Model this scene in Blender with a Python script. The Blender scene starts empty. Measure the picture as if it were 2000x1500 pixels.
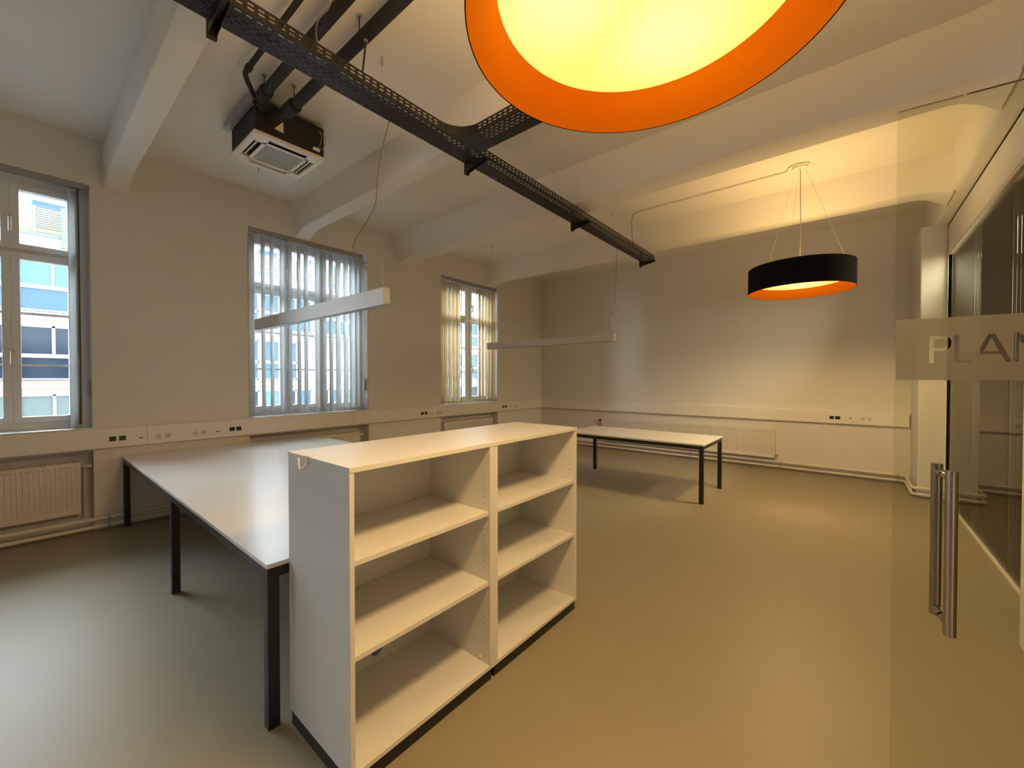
import bpy, bmesh, math, random
from mathutils import Vector, Matrix
random.seed(4)
R = math.radians
sc = bpy.context.scene
col = sc.collection

# ---------------------------------------------------------------- camera, world, lights, exposure
cam = bpy.data.cameras.new('camera')
cam.sensor_width = 36.0
cam.lens = 795.0 / 2000.0 * 36.0
cam.clip_start = 0.05
cam.clip_end = 300
co = bpy.data.objects.new('camera', cam)
col.objects.link(co)
co.location = (0, 0, 1.52)
co.rotation_euler = (R(90) - math.atan(11 / 795.0), 0, R(39.6))
sc.camera = co

vs = sc.view_settings
vs.view_transform = 'Standard'
vs.look = 'None'
vs.gamma = 1.0
vs.use_curve_mapping = False
vs.exposure = 0.1

w = bpy.data.worlds.new('overcast_sky')
sc.world = w
w.use_nodes = True
wn = w.node_tree.nodes
wn['Background'].inputs[0].default_value = (0.84, 0.94, 1.0, 1)
wn['Background'].inputs[1].default_value = 19.0

LAMP_C = (1.0, 0.64, 0.27)
def light(name, kind, loc, energy, color, **kw):
    l = bpy.data.lights.new(name, kind)
    l.energy = energy
    l.color = color
    for k, v in kw.items():
        setattr(l, k, v)
    o = bpy.data.objects.new(name, l)
    col.objects.link(o)
    o.location = loc
    return o
LAMPS = [(-0.437, 1.105), (-0.436, 5.56)]
for i, (lx, ly) in enumerate(LAMPS):
    light('pendant_bulb', 'SPOT', (lx, ly, 2.575), (200, 215)[i], LAMP_C, spot_size=R(166), spot_blend=0.45, shadow_soft_size=0.2)
    up = light('pendant_uplight', 'AREA', (lx, ly, 2.66), (40, 14)[i], LAMP_C, shape='DISK', size=0.6)
    up.rotation_euler = (math.pi, 0, 0)

light('corridor_fill_light', 'AREA', (1.40, 6.6, 3.05), 160, (1.0, 0.86, 0.66), shape='RECTANGLE', size=0.4, size_y=2.4)  # unseen light added to brighten the corridor behind the glazing

# ---------------------------------------------------------------- materials
def mat(name, color, rough=0.5, metal=0.0, bump=0.0, bscale=60, var=0.0, vscale=3, emit=None, spec=0.5, coat=0.0):
    m = bpy.data.materials.new(name)
    m.use_nodes = True
    nt = m.node_tree
    b = nt.nodes['Principled BSDF']
    b.inputs['Base Color'].default_value = (*color, 1)
    b.inputs['Roughness'].default_value = rough
    b.inputs['Metallic'].default_value = metal
    b.inputs['Specular IOR Level'].default_value = spec
    tc = nt.nodes.new('ShaderNodeTexCoord')
    if var > 0:
        n = nt.nodes.new('ShaderNodeTexNoise')
        n.inputs['Scale'].default_value = vscale
        n.inputs['Detail'].default_value = 4
        nt.links.new(tc.outputs['Object'], n.inputs['Vector'])
        mx = nt.nodes.new('ShaderNodeMix')
        mx.data_type = 'RGBA'
        mx.inputs[6].default_value = (*[c * (1 - var) for c in color], 1)
        mx.inputs[7].default_value = (*[min(1, c * (1 + var)) for c in color], 1)
        nt.links.new(n.outputs['Fac'], mx.inputs[0])
        nt.links.new(mx.outputs[2], b.inputs['Base Color'])
    if bump > 0:
        n2 = nt.nodes.new('ShaderNodeTexNoise')
        n2.inputs['Scale'].default_value = bscale
        nt.links.new(tc.outputs['Object'], n2.inputs['Vector'])
        bp = nt.nodes.new('ShaderNodeBump')
        bp.inputs['Strength'].default_value = bump
        bp.inputs['Distance'].default_value = 0.01
        nt.links.new(n2.outputs['Fac'], bp.inputs['Height'])
        nt.links.new(bp.outputs['Normal'], b.inputs['Normal'])
    if emit:
        b.inputs['Emission Color'].default_value = (*emit[0], 1)
        b.inputs['Emission Strength'].default_value = emit[1]
    return m

M = {}
M['wall'] = mat('painted_plaster', (0.77, 0.755, 0.735), 0.85, bump=0.12, bscale=45, var=0.025, vscale=1.2, spec=0.2)
M['ceil'] = mat('ceiling_paint', (0.84, 0.815, 0.77), 0.85, bump=0.15, bscale=12, var=0.02, vscale=1.0, spec=0.2)
M['floor'] = mat('grey_linoleum', (0.30, 0.265, 0.188), 0.45, bump=0.015, bscale=500, var=0.05, vscale=4, spec=0.33)
M['hatch'] = mat('hatch_linoleum', (0.32, 0.285, 0.205), 0.5, bump=0.015, bscale=500, var=0.04, vscale=4, spec=0.3)
M['white'] = mat('white_laminate', (0.74, 0.735, 0.72), 0.38, var=0.015, vscale=8)
M['topw'] = mat('white_table_top', (0.80, 0.79, 0.77), 0.24, var=0.02, vscale=5)
M['plastic'] = mat('trunking_plastic', (0.84, 0.825, 0.79), 0.45, var=0.015)
M['plastic2'] = mat('socket_plastic', (0.60, 0.56, 0.50), 0.4)
M['lampw'] = mat('lamp_housing_paint', (0.74, 0.73, 0.71), 0.45)
M['rad'] = mat('radiator_enamel', (0.77, 0.75, 0.69), 0.4, var=0.01)
M['pipe'] = mat('pipe_enamel', (0.74, 0.71, 0.65), 0.4, var=0.02)
M['frame'] = mat('window_frame_paint', (0.78, 0.79, 0.80), 0.4, var=0.01)
M['blk'] = mat('black_powder_coat', (0.012, 0.012, 0.013), 0.45, bump=0.05, bscale=400)
M['tray'] = mat('black_tray_metal', (0.022, 0.021, 0.02), 0.45, metal=0.3)
M['foam'] = mat('pipe_insulation_foam', (0.018, 0.017, 0.016), 0.75, bump=0.2, bscale=80)
M['shade'] = mat('black_fabric_shade', (0.006, 0.0055, 0.005), 0.9, bump=0.3, bscale=900, spec=0.1)
M['orange'] = mat('orange_shade_lining', (1.0, 0.235, 0.0), 0.8, var=0.03, vscale=5, spec=0.1)
M['steel'] = mat('brushed_steel', (0.50, 0.45, 0.40), 0.26, metal=1.0, bump=0.0)
M['zinc'] = mat('galvanised_steel', (0.45, 0.48, 0.50), 0.45, metal=0.7, var=0.1, vscale=20)
M['cable'] = mat('grey_cable', (0.30, 0.26, 0.22), 0.6)
M['cabled'] = mat('dark_cable', (0.03, 0.03, 0.03), 0.6)
M['green'] = mat('dark_green_insert', (0.003, 0.035, 0.033), 0.35)
M['darkins'] = mat('dark_insert', (0.006, 0.006, 0.008), 0.35)
M['hole'] = mat('dark_hole', (0.02, 0.02, 0.02), 0.8)
M['ac'] = mat('air_conditioner_plastic', (0.80, 0.76, 0.66), 0.4)
M['acg'] = mat('air_conditioner_grille', (0.42, 0.44, 0.40), 0.5)
M['alu'] = mat('rail_aluminium', (0.36, 0.35, 0.34), 0.4, metal=0.6)
M['brick'] = mat('ochre_brick', (0.42, 0.28, 0.12), 0.85, bump=0.4, bscale=60, var=0.25, vscale=3)
M['mortar'] = mat('brick_mortar', (0.22, 0.17, 0.10), 0.9, bump=0.2)
M['corr'] = mat('corridor_paint', (0.34, 0.34, 0.28), 0.7, var=0.05)
M['bluerefl'] = mat('bluish_reflection_paint', (0.30, 0.33, 0.38), 0.5)
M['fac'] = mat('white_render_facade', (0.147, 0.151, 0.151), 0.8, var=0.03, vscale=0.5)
M['facw'] = mat('facade_window_frame', (0.172, 0.176, 0.180), 0.5)
M['blue'] = mat('blue_glass_panel', (0.018, 0.040, 0.075), 0.25, spec=0.15, var=0.15, vscale=0.6)
M['dglass'] = mat('dark_window_glass', (0.004, 0.008, 0.014), 0.12, spec=0.15, var=0.4, vscale=0.8)
M['cyan'] = mat('cyan_blind_behind_glass', (0.030, 0.068, 0.076), 0.3, spec=0.15, var=0.15, vscale=0.7)
M['ggreen'] = mat('green_shutter', (0.014, 0.026, 0.025), 0.6)
M['ochre'] = mat('ochre_trim', (0.066, 0.042, 0.023), 0.7)
M['slatw'] = mat('yellow_wood_slat', (0.088, 0.068, 0.029), 0.7, var=0.15, vscale=2)
M['slate'] = mat('blue_grey_metal', (0.020, 0.029, 0.045), 0.5)
M['asphalt'] = mat('street_asphalt', (0.12, 0.12, 0.13), 0.9, var=0.2)
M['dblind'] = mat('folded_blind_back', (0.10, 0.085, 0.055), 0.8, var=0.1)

def glassy(name, tint, ior=1.45, rough=0.0):
    m = bpy.data.materials.new(name)
    m.use_nodes = True
    nt = m.node_tree
    nt.nodes.clear()
    out = nt.nodes.new('ShaderNodeOutputMaterial')
    tr = nt.nodes.new('ShaderNodeBsdfTransparent')
    tr.inputs[0].default_value = (*tint, 1)
    gl = nt.nodes.new('ShaderNodeBsdfGlossy')
    gl.inputs['Roughness'].default_value = rough
    fr = nt.nodes.new('ShaderNodeFresnel')
    fr.inputs[0].default_value = ior
    mx = nt.nodes.new('ShaderNodeMixShader')
    nt.links.new(fr.outputs[0], mx.inputs[0])
    nt.links.new(tr.outputs[0], mx.inputs[1])
    nt.links.new(gl.outputs[0], mx.inputs[2])
    nt.links.new(mx.outputs[0], out.inputs[0])
    return m
M['pane'] = glassy('window_glass', (0.97, 0.99, 1.0), 1.25)
M['door'] = glassy('door_glass', (0.93, 0.945, 0.90), 1.22)
M['glaz'] = glassy('partition_glass', (0.88, 0.90, 0.86), 1.32)

def fabric(name, c, t=0.45):
    m = bpy.data.materials.new(name)
    m.use_nodes = True
    nt = m.node_tree
    nt.nodes.clear()
    out = nt.nodes.new('ShaderNodeOutputMaterial')
    d = nt.nodes.new('ShaderNodeBsdfDiffuse')
    tl = nt.nodes.new('ShaderNodeBsdfTranslucent')
    tc = nt.nodes.new('ShaderNodeTexCoord')
    wv = nt.nodes.new('ShaderNodeTexNoise')
    wv.inputs['Scale'].default_value = 60
    nt.links.new(tc.outputs['Object'], wv.inputs['Vector'])
    mixc = nt.nodes.new('ShaderNodeMix')
    mixc.data_type = 'RGBA'
    mixc.inputs[6].default_value = (*[x * 0.92 for x in c], 1)
    mixc.inputs[7].default_value = (*c, 1)
    nt.links.new(wv.outputs['Fac'], mixc.inputs[0])
    nt.links.new(mixc.outputs[2], d.inputs[0])
    nt.links.new(mixc.outputs[2], tl.inputs[0])
    mx = nt.nodes.new('ShaderNodeMixShader')
    mx.inputs[0].default_value = t
    nt.links.new(d.outputs[0], mx.inputs[1])
    nt.links.new(tl.outputs[0], mx.inputs[2])
    nt.links.new(mx.outputs[0], out.inputs[0])
    return m
M['slat'] = fabric('pale_blind_fabric', (0.88, 0.90, 0.90), 0.55)
M['slatb'] = fabric('lamplit_blind_fabric', (0.86, 0.75, 0.55), 0.5)  # same fabric as the pale slats, with warm lamplight put into its beige
M['frost'] = fabric('frosted_film', (0.35, 0.34, 0.30), 0.5)
_nt = M['frost'].node_tree
_o = [n for n in _nt.nodes if n.type == 'OUTPUT_MATERIAL'][0]
_src = _o.inputs[0].links[0].from_socket
_t = _nt.nodes.new('ShaderNodeBsdfTransparent')
_t.inputs[0].default_value = (0.95, 0.95, 0.9, 1)
_m = _nt.nodes.new('ShaderNodeMixShader')
_m.inputs[0].default_value = 0.6
_nt.links.new(_t.outputs[0], _m.inputs[1])
_nt.links.new(_src, _m.inputs[2])
_nt.links.new(_m.outputs[0], _o.inputs[0])

def glow():
    m = bpy.data.materials.new('glowing_diffuser')
    m.use_nodes = True
    nt = m.node_tree
    nt.nodes.clear()
    out = nt.nodes.new('ShaderNodeOutputMaterial')
    em = nt.nodes.new('ShaderNodeEmission')
    tc = nt.nodes.new('ShaderNodeTexCoord')
    # four bulbs behind the diffuser: brighter near each
    prev = None
    for (x, y) in ((-0.19, -0.12), (0.14, -0.19), (0.0, 0.2)):
        d = nt.nodes.new('ShaderNodeVectorMath')
        d.operation = 'DISTANCE'
        d.inputs[1].default_value = (x, y, 0.0)
        nt.links.new(tc.outputs['Object'], d.inputs[0])
        mr = nt.nodes.new('ShaderNodeMapRange')
        mr.interpolation_type = 'SMOOTHSTEP'
        mr.inputs['From Min'].default_value = 0.02
        mr.inputs['From Max'].default_value = 0.30
        mr.inputs['To Min'].default_value = 1.0
        mr.inputs['To Max'].default_value = 0.0
        nt.links.new(d.outputs['Value'], mr.inputs['Value'])
        if prev is None:
            prev = mr.outputs['Result']
        else:
            a = nt.nodes.new('ShaderNodeMath')
            a.operation = 'MAXIMUM'
            nt.links.new(prev, a.inputs[0])
            nt.links.new(mr.outputs['Result'], a.inputs[1])
            prev = a.outputs[0]
    mx = nt.nodes.new('ShaderNodeMix')
    mx.data_type = 'RGBA'
    mx.inputs[6].default_value = (1.0, 0.56, 0.11, 1)
    mx.inputs[7].default_value = (1.6, 1.35, 0.24, 1)
    nt.links.new(prev, mx.inputs[0])
    nt.links.new(mx.outputs[2], em.inputs[0])
    em.inputs[1].default_value = 1.75
    nt.links.new(em.outputs[0], out.inputs[0])
    return m
M['glow'] = glow()

# ---------------------------------------------------------------- helpers
class MB:
    def __init__(s):
        s.v = []
        s.f = []
    def box(s, x0, y0, z0, x1, y1, z1):
        if x0 > x1: x0, x1 = x1, x0
        if y0 > y1: y0, y1 = y1, y0
        if z0 > z1: z0, z1 = z1, z0
        n = len(s.v)
        s.v += [(x0, y0, z0), (x1, y0, z0), (x1, y1, z0), (x0, y1, z0), (x0, y0, z1), (x1, y0, z1), (x1, y1, z1), (x0, y1, z1)]
        s.f += [tuple(n + i for i in q) for q in ((3, 2, 1, 0), (4, 5, 6, 7), (0, 1, 5, 4), (1, 2, 6, 5), (2, 3, 7, 6), (3, 0, 4, 7))]
        return s
    def prism(s, pts, axis, a, b):
        """closed 2-D outline extruded along an axis from a to b (outline given in the other two axes)"""
        n = len(s.v)
        k = len(pts)
        for t in (a, b):
            for (p, q) in pts:
                s.v.append((t, p, q) if axis == 'x' else (p, t, q) if axis == 'y' else (p, q, t))
        s.f.append(tuple(n + i for i in range(k))[::-1])
        s.f.append(tuple(n + k + i for i in range(k)))
        for i in range(k):
            j = (i + 1) % k
            s.f.append((n + i, n + j, n + k + j, n + k + i))
        return s
    def tube(s, pts, r, seg=10, caps=True):
        pts = [Vector(p) for p in pts]
        n0 = len(s.v)
        up = Vector((0, 0, 1))
        rings = []
        prev = None
        for i, p in enumerate(pts):
            if i == 0: d = pts[1] - p
            elif i == len(pts) - 1: d = p - pts[i - 1]
            else: d = (pts[i + 1] - p).normalized() + (p - pts[i - 1]).normalized()
            d.normalize()
            if prev is None:
                a = d.cross(up)
                if a.length < 1e-3: a = d.cross(Vector((1, 0, 0)))
            else:
                a = prev - d * prev.dot(d)
            a.normalize()
            b = d.cross(a)
            prev = a
            rings.append([p + (a * math.cos(t) + b * math.sin(t)) * r for t in [2 * math.pi * k / seg for k in range(seg)]])
        for rg in rings:
            s.v += [tuple(q) for q in rg]
        for i in range(len(rings) - 1):
            for k in range(seg):
                a0 = n0 + i * seg + k
                a1 = n0 + i * seg + (k + 1) % seg
                s.f.append((a0, a1, a1 + seg, a0 + seg))
        if caps:
            s.f.append(tuple(n0 + k for k in range(seg))[::-1])
            e = n0 + (len(rings) - 1) * seg
            s.f.append(tuple(e + k for k in range(seg)))
        return s
    def lathe(s, prof, cx, cy, seg=48, close=False):
        n = len(s.v)
        k = len(prof)
        for i in range(seg):
            t = 2 * math.pi * i / seg
            for (r, z) in prof:
                s.v.append((cx + r * math.cos(t), cy + r * math.sin(t), z))
        for i in range(seg):
            j = (i + 1) % seg
            for q in range(k if close else k - 1):
                q2 = (q + 1) % k
                s.f.append((n + i * k + q, n + j * k + q, n + j * k + q2, n + i * k + q2))
        return s
    def disc(s, cx, cy, z, r, seg=48):
        n = len(s.v)
        s.v += [(cx + r * math.cos(2 * math.pi * i / seg), cy + r * math.sin(2 * math.pi * i / seg), z) for i in range(seg)]
        s.f.append(tuple(range(n, n + seg)))
        return s
    def quad(s, a, b, c, d):
        n = len(s.v)
        s.v += [a, b, c, d]
        s.f.append((n, n + 1, n + 2, n + 3))
        return s
    def build(s, name, m, parent=None, smooth=False, bevel=0.0, loc=None, solid=0.0, kind=None):
        base = Vector((0, 0, 0))
        p = parent
        while p is not None:
            base += p.location
            p = p.parent
        if loc is not None:
            base = Vector(loc)
        me = bpy.data.meshes.new(name)
        me.from_pydata([tuple(Vector(v) - base) for v in s.v], [], s.f)
        bm = bmesh.new()
        bm.from_mesh(me)
        bmesh.ops.recalc_face_normals(bm, faces=bm.faces)
        bm.to_mesh(me)
        bm.free()
        me.materials.append(m if not isinstance(m, str) else M[m])
        if smooth:
            me.polygons.foreach_set('use_smooth', [True] * len(me.polygons))
            try:
                me.set_sharp_from_angle(angle=R(40))
            except Exception:
                pass
        me.update()
        o = bpy.data.objects.new(name, me)
        col.objects.link(o)
        if parent is not None:
            o.parent = parent
        elif loc is not None:
            o.location = loc
        if solid:
            md = o.modifiers.new('thickness', 'SOLIDIFY')
            md.thickness = solid
            md.offset = 0
        if bevel:
            md = o.modifiers.new('edge', 'BEVEL')
            md.width = bevel
            md.segments = 2
            md.limit_method = 'ANGLE'
            md.angle_limit = R(50)
        if kind:
            o['kind'] = kind
        return o

def B(x0, y0, z0, x1, y1, z1):
    return MB().box(x0, y0, z0, x1, y1, z1)

def thing(name, label, cat, loc=(0, 0, 0), group=None):
    o = bpy.data.objects.new(name, None)
    o.empty_display_size = 0.1
    col.objects.link(o)
    o.location = loc
    o['label'] = label
    o['category'] = cat
    if group:
        o['group'] = group
    return o

def tag(o, label, cat, group=None):
    o['label'] = label
    o['category'] = cat
    if group:
        o['group'] = group
    return o

def struct(name, mb, m, **kw):
    o = mb.build(name, m, **kw)
    o['kind'] = 'structure'
    return o

def sroot(name, loc=(0, 0, 0)):
    o = bpy.data.objects.new(name, None)
    col.objects.link(o)
    o.location = loc
    o['kind'] = 'structure'
    return o

def smooth_path(pts, n=8):
    """Catmull-Rom through the points"""
    P = [Vector(p) for p in pts]
    P = [P[0] * 2 - P[1]] + P + [P[-1] * 2 - P[-2]]
    out = []
    for i in range(1, len(P) - 2):
        for k in range(n):
            t = k / n
            a, b, c, d = P[i - 1], P[i], P[i + 1], P[i + 2]
            out.append(0.5 * ((2 * b) + (c - a) * t + (2 * a - 5 * b + 4 * c - d) * t * t + (3 * b - a - 3 * c + d) * t ** 3))
    out.append(P[-2])
    return out

# ---------------------------------------------------------------- room shell
XL, XR, YB, YF = -5.79, 0.93, 8.12, -6.0
CZ = 3.88
XO = XL - 0.42           # outer face of the window wall
XG = -6.02               # glass plane

fl = MB()
fl.box(XO, YF - 0.2, -0.12, 1.95, 9.0, 0.0)
flo = struct('floor', fl, 'floor')
MB().box(-1.875, 4.43, 0.0, -1.405, 5.14, 0.0015).build('access_hatch', 'hatch', flo, bevel=0.001)

ceil = sroot('ceiling', (-2.4, 1.5, CZ))
c = MB()
c.box(XO, YF - 0.2, CZ, 1.95, 9.0, CZ + 0.25)
c.build('slab', 'ceil', ceil)
# plaster beams across the room, each with flared ends
beams = [(-3.3, -3.3, -3.10, -3.09), (-1.32, -1.31, -1.12, -1.11), (0.56, 0.56, 0.738, 0.745), (2.37, 2.405, 2.59, 2.62),
         (3.93, 4.08, 4.38, 4.44), (6.14, 6.22, 6.46, 6.53)]
BZ = 3.52
for (t0, b0, b1, t1) in beams:
    m = MB()
    xs = []
    for k in range(0, 9):
        xs.append((XL + 0.28 * k / 8, 0.085 * (1 - math.sin(math.pi / 2 * k / 8)), 0.012 * (1 - k / 8) ** 2))
    xs.append((0.52, 0, 0))
    for k in range(1, 9):
        xs.append((0.52 + 0.29 * k / 8, 0.10 * (k / 8) ** 2, 0.10 * (k / 8) ** 2))
    n = len(m.v)
    rb = 0.014
    for (x, dz, dy) in xs:
        z = BZ - dz
        m.v += [(x, t0 - dy, CZ + 0.01), (x, b0 - dy, z + rb), (x, b0 - dy + rb * 0.3, z + rb * 0.3), (x, b0 - dy + rb, z),
                (x, b1 + dy - rb, z), (x, b1 + dy - rb * 0.3, z + rb * 0.3), (x, b1 + dy, z + rb), (x, t1 + dy, CZ + 0.01)]
    for i in range(len(xs) - 1):
        for q in range(7):
            a = n + i * 8 + q
            m.f.append((a, a + 1, a + 9, a + 8))
        a = n + i * 8
        m.f.append((a + 7, a, a + 8, a + 15))
    m.f.append(tuple(n + q for q in range(8)))
    e = n + (len(xs) - 1) * 8
    m.f.append(tuple(e + q for q in range(8)))
    m.build('beam', 'ceil', ceil, smooth=True)
g = MB()
g.prism([(0.80, CZ + 0.01), (0.805, 3.47), (0.82, 3.44), (0.85, 3.42), (0.99, 3.42), (0.99, CZ + 0.01)], 'y', YF, YB)
g.build('girder', 'ceil', ceil, smooth=True)

# window openings: (y0, y1)
WINS = [(-4.35, -2.70), (-1.20, 0.46), (1.83, 3.48), (4.94, 6.52)]
WZ0, WZ1 = 1.02, 3.43
wl = MB()
ys = [YF - 0.2] + [v for p in WINS for v in p] + [9.0]
for i in range(0, len(ys), 2):
    wl.box(XO, ys[i], 0, XL, ys[i + 1], CZ)
for (a, b) in WINS:
    wl.box(XO, a, WZ1, XL, b, CZ)
    wl.box(XO, a, 0.80, XL, b, WZ0 - 0.03)     # band above the radiator niche
    wl.box(XO, a, 0, XL - 0.20, b, 0.80)
struct('wall_left', wl, 'wall')
struct('wall_back', B(XL - 0.02, YB, 0, 1.95, YB + 0.2, CZ), 'wall')
wf = MB()
RW = []
xe = [XO] + [v for p in RW for v in p] + [1.95]
for i in range(0, len(xe), 2):
    wf.box(xe[i], YF - 0.4, 0, xe[i + 1], YF, CZ)
for (a, b) in RW:
    wf.box(a, YF - 0.4, 0, b, YF, 1.0)
    wf.box(a, YF - 0.4, 3.43, b, YF, CZ)
struct('wall_front', wf, 'wall')
for i, (a, b) in enumerate(RW):
    rw = sroot('window_%d' % (6 + i), (a, YF - 0.2, 1.0))
    m = MB()
    for x in (a, (a + b) / 2 - 0.04, b - 0.08):
        m.box(x, YF - 0.24, 1.0, x + 0.08, YF - 0.17, 3.43)
    for z in (1.0, 2.64, 3.35):
        m.box(a, YF - 0.24, z, b, YF - 0.17, z + 0.08)
    m.build('window_frame', 'frame', rw)
    B(a + 0.08, YF - 0.21, 1.08, b - 0.08, YF - 0.20, 3.35).build('pane', 'pane', rw)
wr = MB()
wr.box(XR, YF, 0, XR + 0.12, 0.85, CZ)
wr.box(XR, 0.85, 2.36, XR + 0.12, 1.80, CZ)
wr.box(XR, 1.80, 0, XR + 0.12, 3.62, 3.44)
wr.box(XR, 3.58, 3.06, XR + 0.12, 7.34, 3.6)
wr.box(XR, 1.80, 3.4, XR + 0.12, YB, CZ)
wr.box(XR, 7.30, 0, XR + 0.12, YB, 3.44)
struct('wall_right', wr, 'wall')
struct('trim_1', MB().prism([(0.757, 0), (XR + 0.01, 0), (XR + 0.01, 3.44), (0.757, 3.44)], 'y', 1.98, 3.60), 'wall', bevel=0.012)
struct('trim_2', MB().prism([(0.69, 0), (XR + 0.01, 0), (XR + 0.01, 3.44), (0.69, 3.44)], 'y', 7.32, YB + 0.01), 'wall', bevel=0.012)

# corridor behind the partition glazing
CX, CY = 1.66, 8.75
struct('wall_corridor', B(XR + 0.12, CY, 0, 1.95, CY + 0.1, CZ), 'corr')
cb = sroot('wall_corridor_side', (CX, 8.0, 0))
B(CX + 0.02, YF, 0, CX + 0.2, CY, CZ).build('mortar_bed', 'mortar', cb)
bmesh_brick = B(-0.02, -0.118, -0.0325, 0.014, 0.118, 0.0325)
bo = None
nb = 0
for r in range(42):
    for k in range(7):
        y = CY - 0.125 - k * 0.25 - (0.125 if r % 2 else 0)
        z = 0.0375 + r * 0.075
        if r % 2 == 0 and False:
            continue
        if bo is None:
            bo = MB()
            bo.box(CX + 0.004, y - 0.118, z - 0.032, CX + 0.03, y + 0.118, z + 0.032)
            # centre the mesh on the brick
            bo = bo.build('brick', 'brick', None, loc=(CX, y, z))
            bo.parent = cb
            bo.location = Vector((CX, y, z)) - cb.location
        else:
            o = bo.copy()
            col.objects.link(o)
            o.location = Vector((CX + random.uniform(-0.003, 0.003), y, z)) - cb.location
        nb += 1
dr = sroot('corridor_end', (1.5, CY, 0))  # blue-grey leaf and panel stand in for a bluish reflection in the glazing
B(1.34, CY - 0.05, 0, 1.63, CY, 2.9).build('reflection_leaf', 'bluerefl', dr, bevel=0.004)
B(1.36, CY - 0.065, 1.45, 1.61, CY - 0.05, 2.5).build('panel', 'bluerefl', dr, bevel=0.004)
B(XR + 0.12, CY - 0.02, 0, 1.95, CY, 0.09).build('skirting', 'pipe', dr)
struct('trim_3', B(XR + 0.12, YF, 3.10, 1.9, CY, 3.16), 'corr')

# partition glazing in the right wall
w5 = sroot('window_5', (XR, 5.4, 0))
f = MB()
gy0, gy1, gz1 = 3.60, 7.32, 3.06
f.box(XR + 0.005, gy0, 0.0, XR + 0.06, gy1, 0.02)
f.box(XR + 0.005, gy0, gz1 - 0.02, XR + 0.06, gy1, gz1)
f.box(XR + 0.005, gy1 - 0.02, 0.02, XR + 0.06, gy1, gz1 - 0.02)
f.box(XR + 0.005, gy0, 0.02, XR + 0.06, gy0 + 0.02, gz1 - 0.02)
f.build('frame', 'pipe', w5)
for k in range(3):
    a = gy0 + 0.02 + k * (gy1 - gy0 - 0.04) / 3
    b = gy0 + 0.02 + (k + 1) * (gy1 - gy0 - 0.04) / 3
    B(XR + 0.02, a + 0.0015, 0.02, XR + 0.03, b - 0.0015, gz1 - 0.02).build('pane', 'glaz', w5)

# ---------------------------------------------------------------- windows of the left wall
LIGHTS = [[(-4.2, -3.88), (-3.75, -3.35), (-3.2, -2.86)], [(-1.05, -0.64), (-0.52, -0.10), (0.01, 0.315)],
          [(1.955, 2.27), (2.415, 2.73), (2.88, 3.34)], [(5.06, 5.72), (5.91, 6.38)]]
HAND = [[-3.82], [-0.045], [2.335], [5.89]]
for wi, ((a, b), lights, hs) in enumerate(zip(WINS, LIGHTS, HAND)):
    root = sroot('window_%d' % (wi + 1), (XG, (a + b) / 2, WZ0))
    rows = [(1.155, 2.635), (2.775, 3.275)]
    fr = MB()
    x0, x1 = XG - 0.03, XG + 0.045
    yy = [a] + [v for p in lights for v in p] + [b]
    for i in range(0, len(yy), 2):
        fr.box(x0, yy[i], WZ0 - 0.02, x1, yy[i + 1], WZ1 + 0.01)
    for (p, q) in lights:
        fr.box(x0, p, WZ0 - 0.02, x1, q, rows[0][0])
        fr.box(x0, p, rows[0][1], x1, q, rows[1][0])
        fr.box(x0, p, rows[1][1], x1, q, WZ1 + 0.01)
    fr.build('window_frame', 'frame', root)
    for (ya, yb_) in ((a, a + 0.004), (b - 0.004, b)):  # thin boards added in lighter paint to brighten the window reveals
        B(XG + 0.045, ya, WZ0, XL - 0.001, yb_, WZ1).build('reveal_lightener', 'frame', root)
    B(XG + 0.045, a + 0.004, WZ1 - 0.004, XL - 0.001, b - 0.004, WZ1).build('reveal_lightener', 'frame', root)
    for (p, q) in lights:
        for (z0, z1) in rows:
            s_ = MB()
            t = 0.055
            xs0, xs1 = XG + 0.045, XG + 0.066
            s_.box(xs0, p - t, z0 - t, xs1, p + 0.001, z1 + t)
            s_.box(xs0, q - 0.001, z0 - t, xs1, q + t, z1 + t)
            s_.box(xs0, p, z0 - t, xs1, q, z0 + 0.001)
            s_.box(xs0, p, z1 - 0.001, xs1, q, z1 + t)
            sash = s_.build('sash', 'frame', root, bevel=0.004)
            g_ = MB()
            g_.box(XG - 0.006, p, z0, XG + 0.006, q, z1)
            g_.build('pane', 'pane', sash)
            if z0 < 2:
                for zb in (1.645, 2.135):
                    B(XG - 0.02, p, zb - 0.011, XG - 0.007, q, zb + 0.011).build('glazing_bar', 'alu', sash)
                    B(XG + 0.007, p, zb - 0.008, XG + 0.014, q, zb + 0.008).build('glazing_bar', 'frame', sash)
    for h in hs:
        for hz in (1.76, 2.99):
            hd = MB()
            hd.box(XG + 0.066, h - 0.014, hz - 0.035, XG + 0.075, h + 0.014, hz + 0.035)
            hd.box(XG + 0.075, h - 0.008, hz - 0.01, XG + 0.115, h + 0.008, hz + 0.01)
            hd.box(XG + 0.103, h - 0.009, hz - 0.125, XG + 0.118, h + 0.009, hz + 0.012)
            hd.build('window_handle', 'steel' if wi == 1 else 'frame', root, bevel=0.003)
    sl = MB()
    sl.box(XG + 0.03, a + 0.005, WZ0 - 0.0035, XL + 0.060, b - 0.005, WZ0 + 0.012)
    sl.build('window_sill', 'frame', root, bevel=0.006)

# ---------------------------------------------------------------- vertical blinds
def slat_mesh(w_, z0, z1, bend=0.006):
    m = MB()
    n = 6
    th = 0.0012
    for side in (0, 1):
        pass
    for j in (z0, z1):
        for i in range(n + 1):
            t = i / n * 2 - 1
            m.v.append((bend * (1 - t * t), t * w_ / 2, j))
    for i in range(n):
        m.f.append((i, i + 1, n + 1 + i + 1, n + 1 + i))
    return m

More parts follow.
